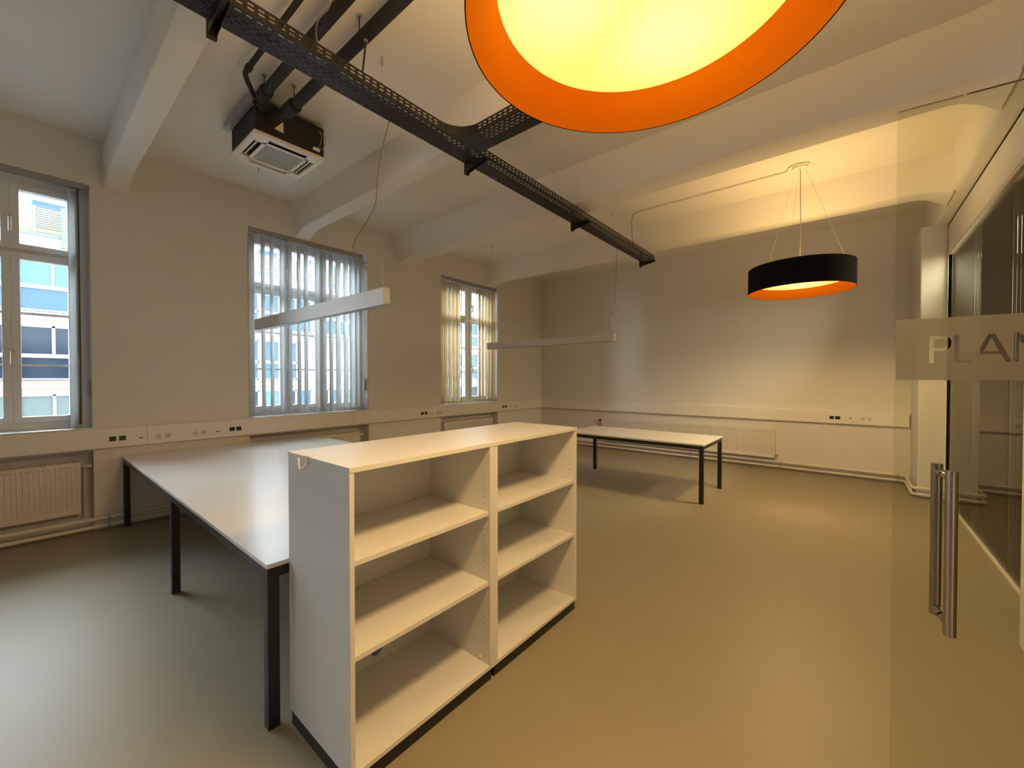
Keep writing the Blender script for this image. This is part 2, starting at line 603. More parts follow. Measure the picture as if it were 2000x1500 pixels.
def blind(label, y0, y1, slats, fm, weights=True, cord=None, zb=1.05):
    rx = XL - 0.035
    root = thing('vertical_blind', label, 'blind', (rx, (y0 + y1) / 2, 3.40), group='vertical blinds at the windows')
    r = MB()
    r.box(rx - 0.022, y0, 3.385, rx + 0.022, y1, 3.425)
    r.box(rx - 0.022, y0, 3.372, rx - 0.014, y1, 3.386)
    r.box(rx + 0.014, y0, 3.372, rx + 0.022, y1, 3.386)
    r.build('head_rail', 'alu', root)
    base = None
    for (y, th) in slats:
        if base is None:
            m = slat_mesh(0.127, zb - 1.5, 3.345 - 1.5)
            base = m.build('slat', fm, None, smooth=True, solid=0.0015)
            base.parent = root
            o = base
            wm = B(-0.004, -0.058, zb - 1.5 + 0.004, 0.004, 0.058, zb - 1.5 + 0.040)
            wbase = wm.build('bottom_weight', fm, None)
            wbase.parent = base
            hb = MB()
            hb.box(-0.003, -0.014, 1.845, 0.003, 0.014, 1.882)
            hbase = hb.build('hanger', 'plastic', None)
            hbase.parent = base
        else:
            o = base.copy()
            col.objects.link(o)
            for chd in (wbase, hbase):
                c2 = chd.copy()
                col.objects.link(c2)
                c2.parent = o
        o.location = Vector((rx, y, 1.5)) - root.location
        # rotation: width axis (local y) turned about z ; th<0 turns the far edge outwards
        o.rotation_euler = (0, 0, -R(th))
    # linking chain along the bottom of the slats
    if len(slats) > 6:
        ch = MB()
        ch.tube([(rx + 0.02, slats[0][0], zb + 0.018)] + [(rx + (0.02 if i % 2 else -0.0), (slats[i][0]), zb + 0.018) for i in range(1, len(slats))], 0.0022, 5)
        ch.build('spacer_chain', 'plastic', root)
    if cord:
        ct = MB()
        ct.tube([(rx - 0.05, cord, 3.38), (rx - 0.05, cord, 1.36)], 0.002, 5)
        ct.build('pull_cord', 'plastic', root)
        B(rx - 0.07, cord - 0.018, 1.33, rx - 0.03, cord + 0.002, 1.50).build('cord_weight', 'alu', root, bevel=0.004)
    return root

b1s = [(0.335, -64)]
bl1 = blind('vertical blind pushed open into a narrow stack at the leftmost window', -1.18, 0.42, [(-1.12, -84), (-1.10, -86), (-1.08, -88)] + [], 'slat', cord=0.449)
base = [c_ for c_ in bl1.children if c_.name.startswith('slat')][0]
for (y, th) in b1s:
    o = base.copy()
    col.objects.link(o)
    o.location = Vector((XL - 0.040, y, 1.5)) - bl1.location
    o.rotation_euler = (0, 0, -R(th))
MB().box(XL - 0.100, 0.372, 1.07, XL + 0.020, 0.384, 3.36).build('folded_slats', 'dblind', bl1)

s2 = [(1.873, -41), (2.01, -50), (2.113, -50), (2.235, -46), (2.338, -46), (2.454, -46), (2.547, -43), (2.703, -41), (2.798, -33), (2.903, -38),
      (3.011, -29), (3.131, -28), (3.229, -26), (3.321, -25), (3.389, -24)]
blind('vertical blind of half-turned pale slats behind the nearer linear lamp', 1.84, 3.40, s2, 'slat', cord=3.462)
s3 = [(5.00, -14), (5.10, -12), (5.205, -14), (5.31, -12), (5.41, -14), (5.495, -40), (5.925, -48), (6.01, -20), (6.11, -13), (6.215, -14), (6.32, -12), (6.42, -14)]
blind('vertical blind of beige slats nearly closed with a gap in the middle, far window', 4.93, 6.50, s3, 'slatb')

# ---------------------------------------------------------------- cable trunking and outlets
TX = XL + 0.055
t1 = thing('cable_trunking', 'long white cable trunking running along the window wall', 'trunking', (TX, 3.4, 0.82))
ysg = [YF + 0.02, -2.0, 0.857, 3.2, 5.7, YB - 0.056]
for i in range(len(ysg) - 1):
    B(XL - 0.001 + 0.002, ysg[i] + 0.001, 0.82, TX, ysg[i + 1] - 0.001, 1.016).build('cover', 'plastic', t1, bevel=0.004)
t2 = thing('cable_trunking', 'white cable trunking across the end wall above the long radiator', 'trunking', (-2.4, YB, 0.82))
xsg = [TX + 0.001, -3.7, -1.7, 0.675]
for i in range(3):
    B(xsg[i] + 0.001, YB - 0.055, 0.82, xsg[i + 1] - 0.001, YB - 0.001, 1.016).build('cover', 'plastic', t2, bevel=0.004)

def outlet(kind, side, a, b, zc, label, cat, group, dark='green'):
    """side 'x': on the window wall trunking (a..b along Y); 'y': on the end wall trunking (a..b along X)"""
    mid = (a + b) / 2
    if side == 'x':
        loc = (TX, mid, zc)
        def bx(u0, z0, u1, z1, d0, d1):
            return B(TX + d0, mid + u0, zc + z0, TX + d1, mid + u1, zc + z1)
    else:
        yf = YB - 0.055
        loc = (mid, yf, zc)
        def bx(u0, z0, u1, z1, d0, d1):
            return B(mid + u0, yf - d1, zc + z0, mid + u1, yf - d0, zc + z1)
    h = (b - a) / 2
    root = thing(kind, label, cat, loc, group)
    if kind == 'blank_insert':
        bx(-h - 0.004, -0.027, h + 0.004, 0.027, 0.0, 0.002).build('bezel', 'plastic', root)
        bx(-h, -0.024, h, 0.024, 0.002, 0.004).build('insert', dark, root, bevel=0.001)
    elif kind == 'data_outlet':
        bx(-h, -0.038, h, 0.038, 0.0, 0.004).build('plate', 'plastic', root, bevel=0.0015)
        bx(-0.016, -0.007, -0.002, 0.005, 0.004, 0.0055).build('port', 'hole', root)
        bx(0.002, -0.007, 0.016, 0.005, 0.004, 0.0055).build('port', 'hole', root)
        bx(-h + 0.006, 0.034, h - 0.006, 0.038, 0.004, 0.007).build('label_strip', 'frame', root)
    else:
        bx(-h, -0.036, h, 0.036, 0.0, 0.004).build('plate', 'plastic', root, bevel=0.0015)
        for s_ in (-1, 1):
            cxx = s_ * h * 0.5
            m = MB()
            k = 20
            for rr, dd in ((0.025, 0.004), (0.025, 0.0065), (0.020, 0.0065), (0.019, 0.0045)):
                for i in range(k):
                    t = 2 * math.pi * i / k
                    u, z = cxx + rr * math.cos(t), rr * math.sin(t)
                    m.v.append((TX + dd, mid + u, zc + z) if side == 'x' else (mid + u, YB - 0.055 - dd, zc + z))
            for q in range(3):
                for i in range(k):
                    j = (i + 1) % k
                    m.f.append((q * k + i, q * k + j, (q + 1) * k + j, (q + 1) * k + i))
            m.f.append(tuple(3 * k + i for i in range(k)))
            sk = m.build('socket_ring', 'plastic2', root, smooth=True)
            for t_ in (-0.0095, 0.0095):
                bx(cxx + t_ - 0.0025, -0.0025, cxx + t_ + 0.0025, 0.0025, 0.0045, 0.0055).build('pin_hole', 'hole', sk)
    return root
GW = 'outlets on the wall trunking'
L = [('blank_insert', .566, .618, 'dark green insert nearest the leftmost window'), ('blank_insert', .637, .691, 'second dark green insert from the leftmost window'),
     ('data_outlet', .77, .84, 'data outlet beside the green inserts under the left wall'), ('double_socket', .91, 1.06, 'double power socket left of centre between the first two windows'),
     ('double_socket', 1.23, 1.38, 'double power socket right of centre between the first two windows'), ('data_outlet', 1.44, 1.52, 'data outlet left of the green inserts near the middle window'),
     ('blank_insert', 1.60, 1.655, 'left dark green insert just before the middle window'), ('blank_insert', 1.67, 1.724, 'right dark green insert just before the middle window'),
     ('blank_insert', 4.447, 4.502, 'left black insert before the far beige blind'), ('blank_insert', 4.525, 4.581, 'right black insert before the far beige blind'),
     ('data_outlet', 4.65, 4.73, 'data outlet before the far beige blind'), ('double_socket', 4.79, 4.94, 'double power socket before the far beige blind'),
     ('blank_insert', 6.605, 6.66, 'left black insert past the far beige blind'), ('blank_insert', 6.685, 6.745, 'right black insert past the far beige blind'),
     ('data_outlet', 6.83, 6.91, 'data outlet between far blind and room corner'), ('double_socket', 6.97, 7.12, 'double power socket nearest the far room corner')]
for (k, a, b, lab) in L:
    outlet(k, 'x', a, b, 0.908 if k == 'blank_insert' else 0.895, lab, 'outlet', GW, 'green' if b < 2 else 'darkins')
for (k, a, b, lab) in [('blank_insert', -.227, -.171, 'left black insert on the end wall trunking'), ('blank_insert', -.158, -.096, 'right black insert on the end wall trunking'),
                       ('data_outlet', -.011, .061, 'data outlet on the end wall trunking'), ('double_socket', .13, .28, 'double power socket on the end wall trunking')]:
    outlet(k, 'y', a, b, 0.91, lab, 'outlet', GW, 'darkins')

# ---------------------------------------------------------------- radiators and heating pipes
def radiator(label, axis, a, b, front, z0, z1, valve=1):
    """axis 'x': panel faces +X, spans a..b in Y ; axis 'y': faces -Y, spans a..b in X"""
    def pt(u, d, z):          # u along the panel, d depth behind the front
        return (front - d, u, z) if axis == 'x' else (u, front + d, z)
    root = thing('radiator', label, 'radiator', pt((a + b) / 2, 0, z0), group='panel radiators')
    m = MB()
    # corrugated front
    n = max(4, int((b - a - 0.06) / 0.0333))
    prof = [(a, 0.0), (a + 0.03, 0.0)]
    st = (b - a - 0.06) / n
    for i in range(n):
        u = a + 0.03 + i * st
        prof += [(u + st * 0.30, 0.0), (u + st * 0.42, 0.011), (u + st * 0.88, 0.011), (u + st, 0.0)]
    prof += [(b, 0.0)]
    k = len(prof)
    zs = [(z0, 0), (z0 + 0.035, 0), (z0 + 0.05, 1), (z1 - 0.05, 1), (z1 - 0.035, 0), (z1, 0)]
    for (z, fac) in zs:
        for (u, d) in prof:
            m.v.append(pt(u, d * fac, z))
    for j in range(len(zs) - 1):
        for i in range(k - 1):
            q = j * k + i
            m.f.append((q, q + 1, q + k + 1, q + k))
    m.build('front_panel', 'rad', root)
    bb = MB()
    p, q = pt(a, 0.012, z0), pt(b, 0.022, z1)
    bb.box(*p, *q)
    bb.build('panel_back', 'rad', root)
    for e_ in (a, b):
        p, q = pt(e_ - 0.002, 0.0, z0 + 0.01), pt(e_ + 0.002, 0.095, z1)
        MB().box(*p, *q).build('side_cover', 'rad', root)
    g_ = MB()
    p, q = pt(a, 0.0, z1 - 0.002), pt(b, 0.010, z1 + 0.004)
    g_.box(*p, *q)
    p, q = pt(a, 0.085, z1 - 0.002), pt(b, 0.095, z1 + 0.004)
    g_.box(*p, *q)
    nn = int((b - a) / 0.03)
    for i in range(nn):
        u = a + (i + 0.2) * (b - a) / nn
        p, q = pt(u, 0.008, z1 - 0.002), pt(u + 0.016, 0.087, z1 + 0.003)
        g_.box(*p, *q)
    g_.build('top_grille', 'rad', root)
    p, q = pt(a, 0.075, z0), pt(b, 0.085, z1 - 0.01)
    MB().box(*p, *q).build('rear_panel', 'rad', root)
    # valve and connection pipe
    e = b if valve > 0 else a
    s_ = 1 if valve > 0 else -1
    v = MB()
    v.tube([pt(e, 0.045, z1 - 0.05), pt(e + s_ * 0.025, 0.045, z1 - 0.05)], 0.011, 10)
    vo = v.build('valve_stem', 'zinc', root, smooth=True)
    v = MB()
    v.tube([pt(e + s_ * 0.024, 0.045, z1 - 0.05), pt(e + s_ * 0.034, 0.045, z1 - 0.05), pt(e + s_ * 0.075, 0.045, z1 - 0.05)], 0.019, 14)
    v.build('thermostat_head', 'frame' if axis == 'x' else 'darkins', root, smooth=True)
    v = MB()
    v.tube([pt(e + s_ * 0.028, 0.045, z1 - 0.055), pt(e + s_ * 0.028, 0.045, 0.13)], 0.0085, 8)
    v.build('connection_pipe', 'pipe', root, smooth=True)
    e2 = a if valve > 0 else b
    v = MB()
    v.tube([pt(e2, 0.045, z0 + 0.05), pt(e2 - s_ * 0.03, 0.045, z0 + 0.05), pt(e2 - s_ * 0.03, 0.045, 0.13)], 0.0085, 8)
    v.build('return_pipe', 'pipe', root, smooth=True)
    v = MB()
    v.tube([pt(e2 - s_ * 0.004, 0.045, z0 + 0.05), pt(e2 - s_ * 0.045, 0.045, z0 + 0.05)], 0.016, 10)
    v.build('return_valve', 'zinc', root, smooth=True)
    return root
RF = XL - 0.06
radiator('ribbed white radiator under the leftmost window', 'x', -1.05, 0.375, RF, 0.18, 0.69)
radiator('ribbed white radiator under the middle window, mostly behind the large table', 'x', 1.95, 3.36, RF, 0.18, 0.69)
radiator('ribbed white radiator under the far window, only its top showing', 'x', 5.08, 6.42, RF, 0.18, 0.69, valve=1)
radiator('long low white radiator on the end wall behind the small table', 'y', -4.12, -0.94, YB - 0.10, 0.19, 0.66, valve=-1)

def hpipe(z, off, label):
    root = thing('heating_pipe', label, 'pipe', (XL + off, 3.0, z), group='heating pipes along the skirting')
    x, y = XL + off, YB - off
    m = MB()
    m.tube([(x, YF + 0.1, z), (x, y - 0.04, z), (x + 0.012, y - 0.012, z), (x + 0.04, y, z), (0.69 - off - 0.03, y, z), (0.69 - off - 0.008, y - 0.008, z), (0.69 - off, y - 0.03, z),
            (0.69 - off, 7.32 - off + 0.03, z), (0.69 - off + 0.008, 7.32 - off + 0.008, z), (0.69 - off + 0.03, 7.32 - off, z), (XR - 0.002, 7.32 - off, z)], 0.019, 12)
    m.build('run', 'pipe', root, smooth=True)
    cl = [('x', -1.6), ('x', 0.56), ('x', 2.1), ('x', 3.7), ('x', 5.3), ('x', 7.0), ('y', -4.3), ('y', -2.3), ('y', -0.86), ('y', 0.56)]
    for (sd, u) in cl:
        m = MB()
        if sd == 'x':
            m.tube([(x, u - 0.012, z), (x, u + 0.012, z)], 0.0225, 12)
            m.box(XL + 0.001, u - 0.006, z - 0.006, x - 0.012, u + 0.006, z + 0.006)
        else:
            m.tube([(u - 0.012, y, z), (u + 0.012, y, z)], 0.0225, 12)
            m.box(u - 0.006, y + 0.012, z - 0.006, u + 0.006, YB - 0.001, z + 0.006)
        m.build('pipe_clamp', 'zinc', root)
    return root
hpipe(0.122, 0.05, 'upper white heating pipe running round the room above the floor')
hpipe(0.045, 0.05, 'lower white heating pipe running round the room just off the floor')

# ---------------------------------------------------------------- tables
def table(label, x0, x1, y0, y1, zt, splits, legs, name):
    root = thing(name, label, 'table', ((x0 + x1) / 2, (y0 + y1) / 2, 0))
    xs = [x0] + splits + [x1]
    for i in range(len(xs) - 1):
        B(xs[i] + (0.0007 if i else 0), y0, zt - 0.020, xs[i + 1] - (0.0007 if i < len(xs) - 2 else 0), y1, zt).build('tabletop', 'topw', root, bevel=0.0015)
    f = MB()
    i_ = 0.004
    t = 0.042
    z1 = zt - 0.020
    z0 = z1 - 0.045
    f.box(x0 + i_, y0 + i_, z0, x1 - i_, y0 + i_ + t, z1)
    f.box(x0 + i_, y1 - i_ - t, z0, x1 - i_, y1 - i_, z1)
    f.box(x0 + i_, y0 + i_ + t, z0, x0 + i_ + t, y1 - i_ - t, z1)
    f.box(x1 - i_ - t, y0 + i_ + t, z0, x1 - i_, y1 - i_ - t, z1)
    for s_ in splits:
        f.box(s_ - t / 2, y0 + i_ + t, z0, s_ + t / 2, y1 - i_ - t, z1)
    f.build('frame', 'blk', root, bevel=0.001)
    for (lx, ly) in legs:
        lg = B(lx - 0.0235, ly - 0.0235, 0.006, lx + 0.0235, ly + 0.0235, z0).build('leg', 'blk', root, bevel=0.0015)
        MB().box(lx - 0.0235, ly - 0.0235, 0.0, lx + 0.0235, ly + 0.0235, 0.006).build('foot', 'hole', lg)
    return root
ix = 0.0275
table('large white table on black square legs between the bookcase and the windows', -5.745, -1.905, 0.662, 2.632, 0.723, [-3.67],
      [(-5.745 + ix, .662 + ix), (-3.67, .662 + ix), (-1.905 - ix, .662 + ix), (-5.745 + ix, 2.632 - ix), (-3.67, 2.632 - ix), (-1.905 - ix, 2.632 - ix)], 'work_table')
table('small white table on black legs in front of the end wall radiator', -3.30, -1.335, 5.215, 6.17, 0.723, [],
      [(-3.30 + ix, 5.215 + ix), (-1.335 - ix, 5.215 + ix), (-3.30 + ix, 6.17 - ix), (-1.335 - ix, 6.17 - ix)], 'work_table')

# ---------------------------------------------------------------- bookcase
bx0, bx1 = -1.888, -1.370      # back, front
by0, by1 = 0.745, 2.322
ym = 1.514
bk = thing('bookcase', 'open white double bookcase with four adjustable shelves and a black plinth', 'bookcase', ((bx0 + bx1) / 2, (by0 + by1) / 2, 0))
B(bx0 - 0.002, by0 - 0.001, 1.180, bx1 + 0.002, by1 + 0.001, 1.2).build('top_panel', 'white', bk, bevel=0.001)
P0 = 0.062
for (a, b) in ((by0, by0 + 0.019), (ym - 0.029, ym - 0.0003), (ym + 0.0003, ym + 0.029), (by1 - 0.019, by1)):
    B(bx0, a, P0, bx1, b, 1.1795).build('side_panel', 'white', bk, bevel=0.0008)
bxb = -1.846
units = [(by0 + 0.019, ym - 0.029), (ym + 0.029, by1 - 0.019)]
for ui, (a, b) in enumerate(units):
    B(bx0 + 0.012, a + 0.0003, P0, bx1 - 0.001, b - 0.0003, P0 + 0.019).build('bottom_panel', 'white', bk, bevel=0.0008)
    for z in (0.855, 0.503):
        B(bxb + 0.016, a + 0.001, z - 0.02, bx1 - 0.008, b - 0.001, z).build('shelf', 'white', bk, bevel=0.0008)
    # back panel, the left one pierced by a cable hole
    m = MB()
    zb0, zb1 = P0 + 0.019, 1.1795
    if ui == 0:
        cy, cz, rr, hs_ = 1.146, 0.142, 0.035, 0.055
        k = 32
        for d in (bxb + 0.001, bxb + 0.010):
            for i in range(k):
                t = 2 * math.pi * i / k + math.pi / 4
                m.v.append((d, cy + rr * math.cos(t), cz + rr * math.sin(t)))
            for i in range(k):
                t = 2 * math.pi * i / k + math.pi / 4
                s_ = hs_ / max(abs(math.cos(t)), abs(math.sin(t)))
                m.v.append((d, cy + s_ * math.cos(t), cz + s_ * math.sin(t)))
        for q in (0, 2 * k):
            for i in range(k):
                j = (i + 1) % k
                m.f.append((q + i, q + j, q + k + j, q + k + i))
        for i in range(k):
            j = (i + 1) % k
            m.f.append((i, j, 2 * k + j, 2 * k + i))
        m.box(bxb + 0.001, a, zb0, bxb + 0.010, cy - hs_, zb1)
        m.box(bxb + 0.001, cy + hs_, zb0, bxb + 0.010, b, zb1)
        m.box(bxb + 0.001, cy - hs_, cz + hs_, bxb + 0.010, cy + hs_, zb1)
        m.box(bxb + 0.001, cy - hs_, zb0, bxb + 0.010, cy + hs_, cz - hs_)
    else:
        m.box(bxb + 0.001, a, zb0, bxb + 0.010, b, zb1)
    m.build('back_panel', 'white', bk)
    # rows of shelf-pin holes
    m = MB()
    for (yy_, sg) in ((a, 1), (b, -1)):
        for xx in (bx1 - 0.045, bxb + 0.055):
            for i in range(27):
                z = 0.215 + 0.032 * i
                if min(abs(z - 0.845), abs(z - 0.493)) < 0.016 or z > 1.07:
                    continue
                n = len(m.v)
                for q in range(8):
                    t = 2 * math.pi * q / 8
                    m.v.append((xx + 0.0027 * math.cos(t), yy_ + sg * 0.0006, z + 0.0027 * math.sin(t)))
                m.f.append(tuple(n + q for q in range(8)))
    m.build('pin_holes', 'hole', bk, kind='stuff')
    for (xx, zz) in ((bx1 - 0.07, 1.155), (bx1 - 0.07, 0.10)):
        m = MB()
        m.tube([(xx, b - 0.0002, zz), (xx, b - 0.0035, zz)], 0.007, 12)
        m.build('connector_cap', 'plastic', bk)
for a, b in ((by0 + 0.004, ym - 0.01), (ym + 0.01, by1 - 0.004)):
    B(bx0 + 0.01, a, 0.0, bx1 - 0.012, b, P0).build('plinth', 'blk', bk)
# child-lock hook on the end panel
hk = thing('cup_hook', 'small pale metal hook clipped over the end of the bookcase top', 'hook', (-1.70, by0, 1.2))
m = MB()
m.box(-1.715, by0 - 0.004, 1.165, -1.695, by0 - 0.002, 1.203)
m.box(-1.715, by0 - 0.004, 1.201, -1.695, by0 + 0.035, 1.203)
m.build('clip_plate', 'plastic', hk)
m = MB()
m.tube(smooth_path([(-1.705, by0 - 0.004, 1.170), (-1.708, by0 - 0.014, 1.158), (-1.722, by0 - 0.02, 1.150), (-1.742, by0 - 0.016, 1.160), (-1.752, by0 - 0.012, 1.178), (-1.765, by0 - 0.010, 1.187)]), 0.0035, 8)
m.build('hook_wire', 'plastic', hk, smooth=True)

# ---------------------------------------------------------------- drum pendants
def drum(i, label):
    lx, ly = LAMPS[i]
    z0 = 2.49
    root = thing('pendant_lamp', label, 'lamp', (lx, ly, z0), group='black drum pendants with orange lining')
    sh = MB()
    sh.lathe([(0.495, z0), (0.495, z0 + 0.272), (0.4925, z0 + 0.272), (0.4925, z0)], lx, ly, 96, close=True)
    sh.build('shade', 'shade', root, smooth=True)
    ln = MB()
    ln.lathe([(0.4915, z0 + 0.0008), (0.412, z0 + 0.103), (0.412, z0 + 0.106), (0.4915, z0 + 0.106)], lx, ly, 96)
    ln.build('lining', 'orange', root, smooth=True)
    ln = MB()
    ln.lathe([(0.4915, z0 + 0.17), (0.4915, z0 + 0.2715)], lx, ly, 96)
    ln.build('upper_lining', 'orange', root, smooth=True)
    df = MB()
    df.disc(lx, ly, z0 + 0.1035, 0.4125, 96)
    d = df.build('diffuser', 'glow', root, loc=None)
    # keep the diffuser's own origin at its centre for the bulb pattern
    for v in d.data.vertices:
        v.co.z -= 0.1035
    d.location = (0, 0, 0.1035)
    sp = MB()
    for k in range(3):
        t = 2 * math.pi * k / 3 + 0.4
        sp.tube([(lx, ly, z0 + 0.24), (lx + 0.49 * math.cos(t), ly + 0.49 * math.sin(t), z0 + 0.24)], 0.004, 6)
    sp.build('spider', 'zinc', root)
    for k in range(3):
        t = 2 * math.pi * k / 3 + 0.4
        m = MB()
        m.tube([(lx + 0.47 * math.cos(t), ly + 0.47 * math.sin(t), z0 + 0.24), (lx + 0.05 * math.cos(t), ly + 0.05 * math.sin(t), CZ - 0.02)], 0.0012, 5)
        m.build('suspension_wire', 'zinc', root)
    m = MB()
    m.tube([(lx, ly, z0 + 0.24), (lx + 0.01, ly, 3.1), (lx, ly, CZ - 0.01)], 0.0035, 8)
    m.build('cord', 'cable', root, smooth=True)
    m = MB()
    m.lathe([(0.0, CZ - 0.03), (0.07, CZ - 0.03), (0.076, CZ - 0.02), (0.076, CZ - 0.001)], lx, ly, 32)
    m.build('canopy', 'ceil', root, smooth=True)
    return root
drum(0, 'huge black drum pendant with glowing orange inside, nearest the camera')
drum(1, 'distant black drum pendant with orange lining hanging before the end wall')

# surface conduit feeding the far pendant
cd = thing('ceiling_conduit', 'thin white surface conduit on the ceiling leading to the distant drum pendant', 'conduit', (-1.4, 5.6, CZ))
MB().box(-2.30, 5.575, CZ - 0.024, -0.60, 5.60, CZ - 0.0005).build('duct', 'plastic', cd)
MB().tube(smooth_path([(-0.60, 5.588, CZ - 0.012), (-0.56, 5.575, CZ - 0.012), (-0.53, 5.50, CZ - 0.012), (-0.47, 5.47, CZ - 0.012), (-0.38, 5.49, CZ - 0.012), (-0.345, 5.53, CZ - 0.012)]), 0.008, 8).build('bent_end', 'plastic', cd, smooth=True)
MB().tube(smooth_path([(-2.30, 5.588, CZ - 0.012), (-2.38, 5.59, 3.85), (-2.41, 5.60, 3.76), (-2.405, 5.60, 3.60), (-2.40, 5.62, 3.46), (-2.40, 5.64, 3.385)]), 0.005, 8).build('drop_cable', 'cable', cd, smooth=True)

# ---------------------------------------------------------------- linear pendants
def linear(label, y, x0, x1, zb, zt, cordpts):
    root = thing('linear_lamp', label, 'lamp', ((x0 + x1) / 2, y, zb), group='white linear pendant lamps')
    B(x0, y - 0.028, zb + 0.008, x1, y + 0.028, zt).build('housing', 'lampw', root, bevel=0.002)
    B(x0 + 0.01, y - 0.022, zb + 0.004, x1 - 0.01, y + 0.022, zb + 0.008).build('diffuser', 'frame', root)
    B(x0 + 0.002, y - 0.036, zb, x1 + 0.035, y + 0.036, zb + 0.004).build('edge_profile', 'zinc', root)
    for x in (x0 + 0.08, x1 - 0.045):
        m = MB()
        m.tube([(x, y, zt), (x, y, CZ - 0.05)], 0.0009, 5)
        m.build('suspension_wire', 'zinc', root)
        m = MB()
        m.tube([(x, y, CZ - 0.06), (x, y, CZ - 0.045), (x, y, CZ - 0.001)], 0.007, 10)
        m.build('ceiling_mount', 'zinc', root, smooth=True)
        m = MB()
        m.tube([(x, y, zt - 0.001), (x, y, zt + 0.02)], 0.005, 8)
        m.build('wire_grip', 'zinc', root, smooth=True)
    m = MB()
    m.tube(smooth_path(cordpts), 0.004, 8)
    m.build('power_cord', 'cable', root, smooth=True)
    return root
linear('white linear pendant lamp hanging in front of the middle window', 1.72, -5.17, -2.615, 2.060, 2.185,
       [(-2.53, 1.70, 3.375), (-2.60, 1.72, 3.33), (-2.675, 1.72, 3.18), (-2.73, 1.72, 3.01), (-2.759, 1.72, 2.827), (-2.91, 1.72, 2.71), (-3.05, 1.72, 2.62), (-3.07, 1.72, 2.545),
        (-2.891, 1.72, 2.37), (-2.716, 1.72, 2.244), (-2.665, 1.72, 2.184)])
linear('white linear pendant lamp farther away, in front of the end wall', 5.37, -5.0, -2.555, 2.040, 2.152,
       [(-2.49, 5.37, 3.375), (-2.527, 5.37, 3.34), (-2.541, 5.37, 2.956), (-2.563, 5.37, 2.526), (-2.625, 5.37, 2.373), (-2.632, 5.37, 2.293), (-2.585, 5.37, 2.15)])

# ---------------------------------------------------------------- perforated cable tray
def perf(m, u0, u1, v0, v1, rows, mp, pitch=0.05, slot=0.029):
    """sheet between v0..v1, running u0..u1, with slot rows [(vc, height, phase)]; mp maps (u, v) to a point"""
    v = v0
    for (vc, h, ph) in rows:
        m.quad(mp(u0, v), mp(u1, v), mp(u1, vc - h / 2), mp(u0, vc - h / 2))
        u = u0
        k = math.floor(u0 / pitch) - 1
        while True:
            s0 = k * pitch + ph * pitch
            s1 = s0 + slot
            k += 1
            if s1 <= u0:
                continue
            if s0 >= u1:
                break
            if s0 > u:
                m.quad(mp(u, vc - h / 2), mp(s0, vc - h / 2), mp(s0, vc + h / 2), mp(u, vc + h / 2))
            u = min(s1, u1)
        if u < u1:
            m.quad(mp(u, vc - h / 2), mp(u1, vc - h / 2), mp(u1, vc + h / 2), mp(u, vc + h / 2))
        v = vc + h / 2
    m.quad(mp(u0, v), mp(u1, v), mp(u1, v1), mp(u0, v1))

ct = thing('cable_tray', 'black perforated cable tray hung under the ceiling beams, with a side branch', 'cable tray', (-2.45, 3.0, 3.36))
tz0, tz1 = 3.362, 3.432
tx0, tx1 = -2.552, -2.35
brows = [(0.022 + 0.0265 * i, 0.0085, 0.5 * (i % 2)) for i in range(7)]
srows = [(0.028, 0.0095, 0.0), (0.050, 0.0095, 0.0)]
segs = [(-3.0, 0.0), (0.0, 1.99), (2.42, 4.4), (4.4, 6.335)]
for (a, b) in segs:
    m = MB()
    perf(m, a, b, 0.0, tx1 - tx0, brows, lambda u, v: (tx0 + v, u, tz0))
    perf(m, a, b, 0.0, tz1 - tz0, srows, lambda u, v: (tx1, u, tz0 + v))
    perf(m, a, b, 0.0, tz1 - tz0, srows, lambda u, v: (tx0, u, tz0 + v))
    m.quad((tx1 - 0.009, a, tz1), (tx1 - 0.009, b, tz1), (tx1, b, tz1), (tx1, a, tz1))
    m.quad((tx0 + 0.009, a, tz1), (tx0 + 0.009, b, tz1), (tx0, b, tz1), (tx0, a, tz1))
    m.build('tray_section', 'tray', ct, solid=0.0015)
# tee piece with rounded inner corner
m = MB()
r = 0.20
by_0, by_1 = 2.205, 2.415
perf(m, 1.99, 2.42, 0.0, tx1 - tx0, brows, lambda u, v: (tx0 + v, u, tz0))
cxr, cyr = tx1 + r, by_0 - r
arc = [(cxr - r * math.cos(t), cyr + r * math.sin(t)) for t in [math.pi / 2 * i / 14 for i in range(15)]]
arc = [(tx1, 1.99)] + arc
pl = arc + [(cxr, by_1), (tx1, by_1)]
n = len(m.v)
m.v += [(x, y, tz0) for (x, y) in pl]
m.f.append(tuple(n + i for i in range(len(pl))))
for i in range(len(arc) - 1):
    m.quad((*arc[i], tz0), (*arc[i + 1], tz0), (*arc[i + 1], tz1), (*arc[i], tz1))
m.quad((tx1, by_1, tz0), (cxr, by_1, tz0), (cxr, by_1, tz1), (tx1, by_1, tz1))
perf(m, 1.99, 2.42, 0.0, tz1 - tz0, srows, lambda u, v: (tx0, u, tz0 + v))
m.build('tee_piece', 'tray', ct, solid=0.0015)
m = MB()
perf(m, cxr, 0.795, 0.0, by_1 - by_0, brows, lambda u, v: (u, by_0 + v, tz0))
perf(m, cxr, 0.795, 0.0, tz1 - tz0, srows, lambda u, v: (u, by_0, tz0 + v))
perf(m, cxr, 0.795, 0.0, tz1 - tz0, srows, lambda u, v: (u, by_1, tz0 + v))
m.build('branch_section', 'tray', ct, solid=0.0015)
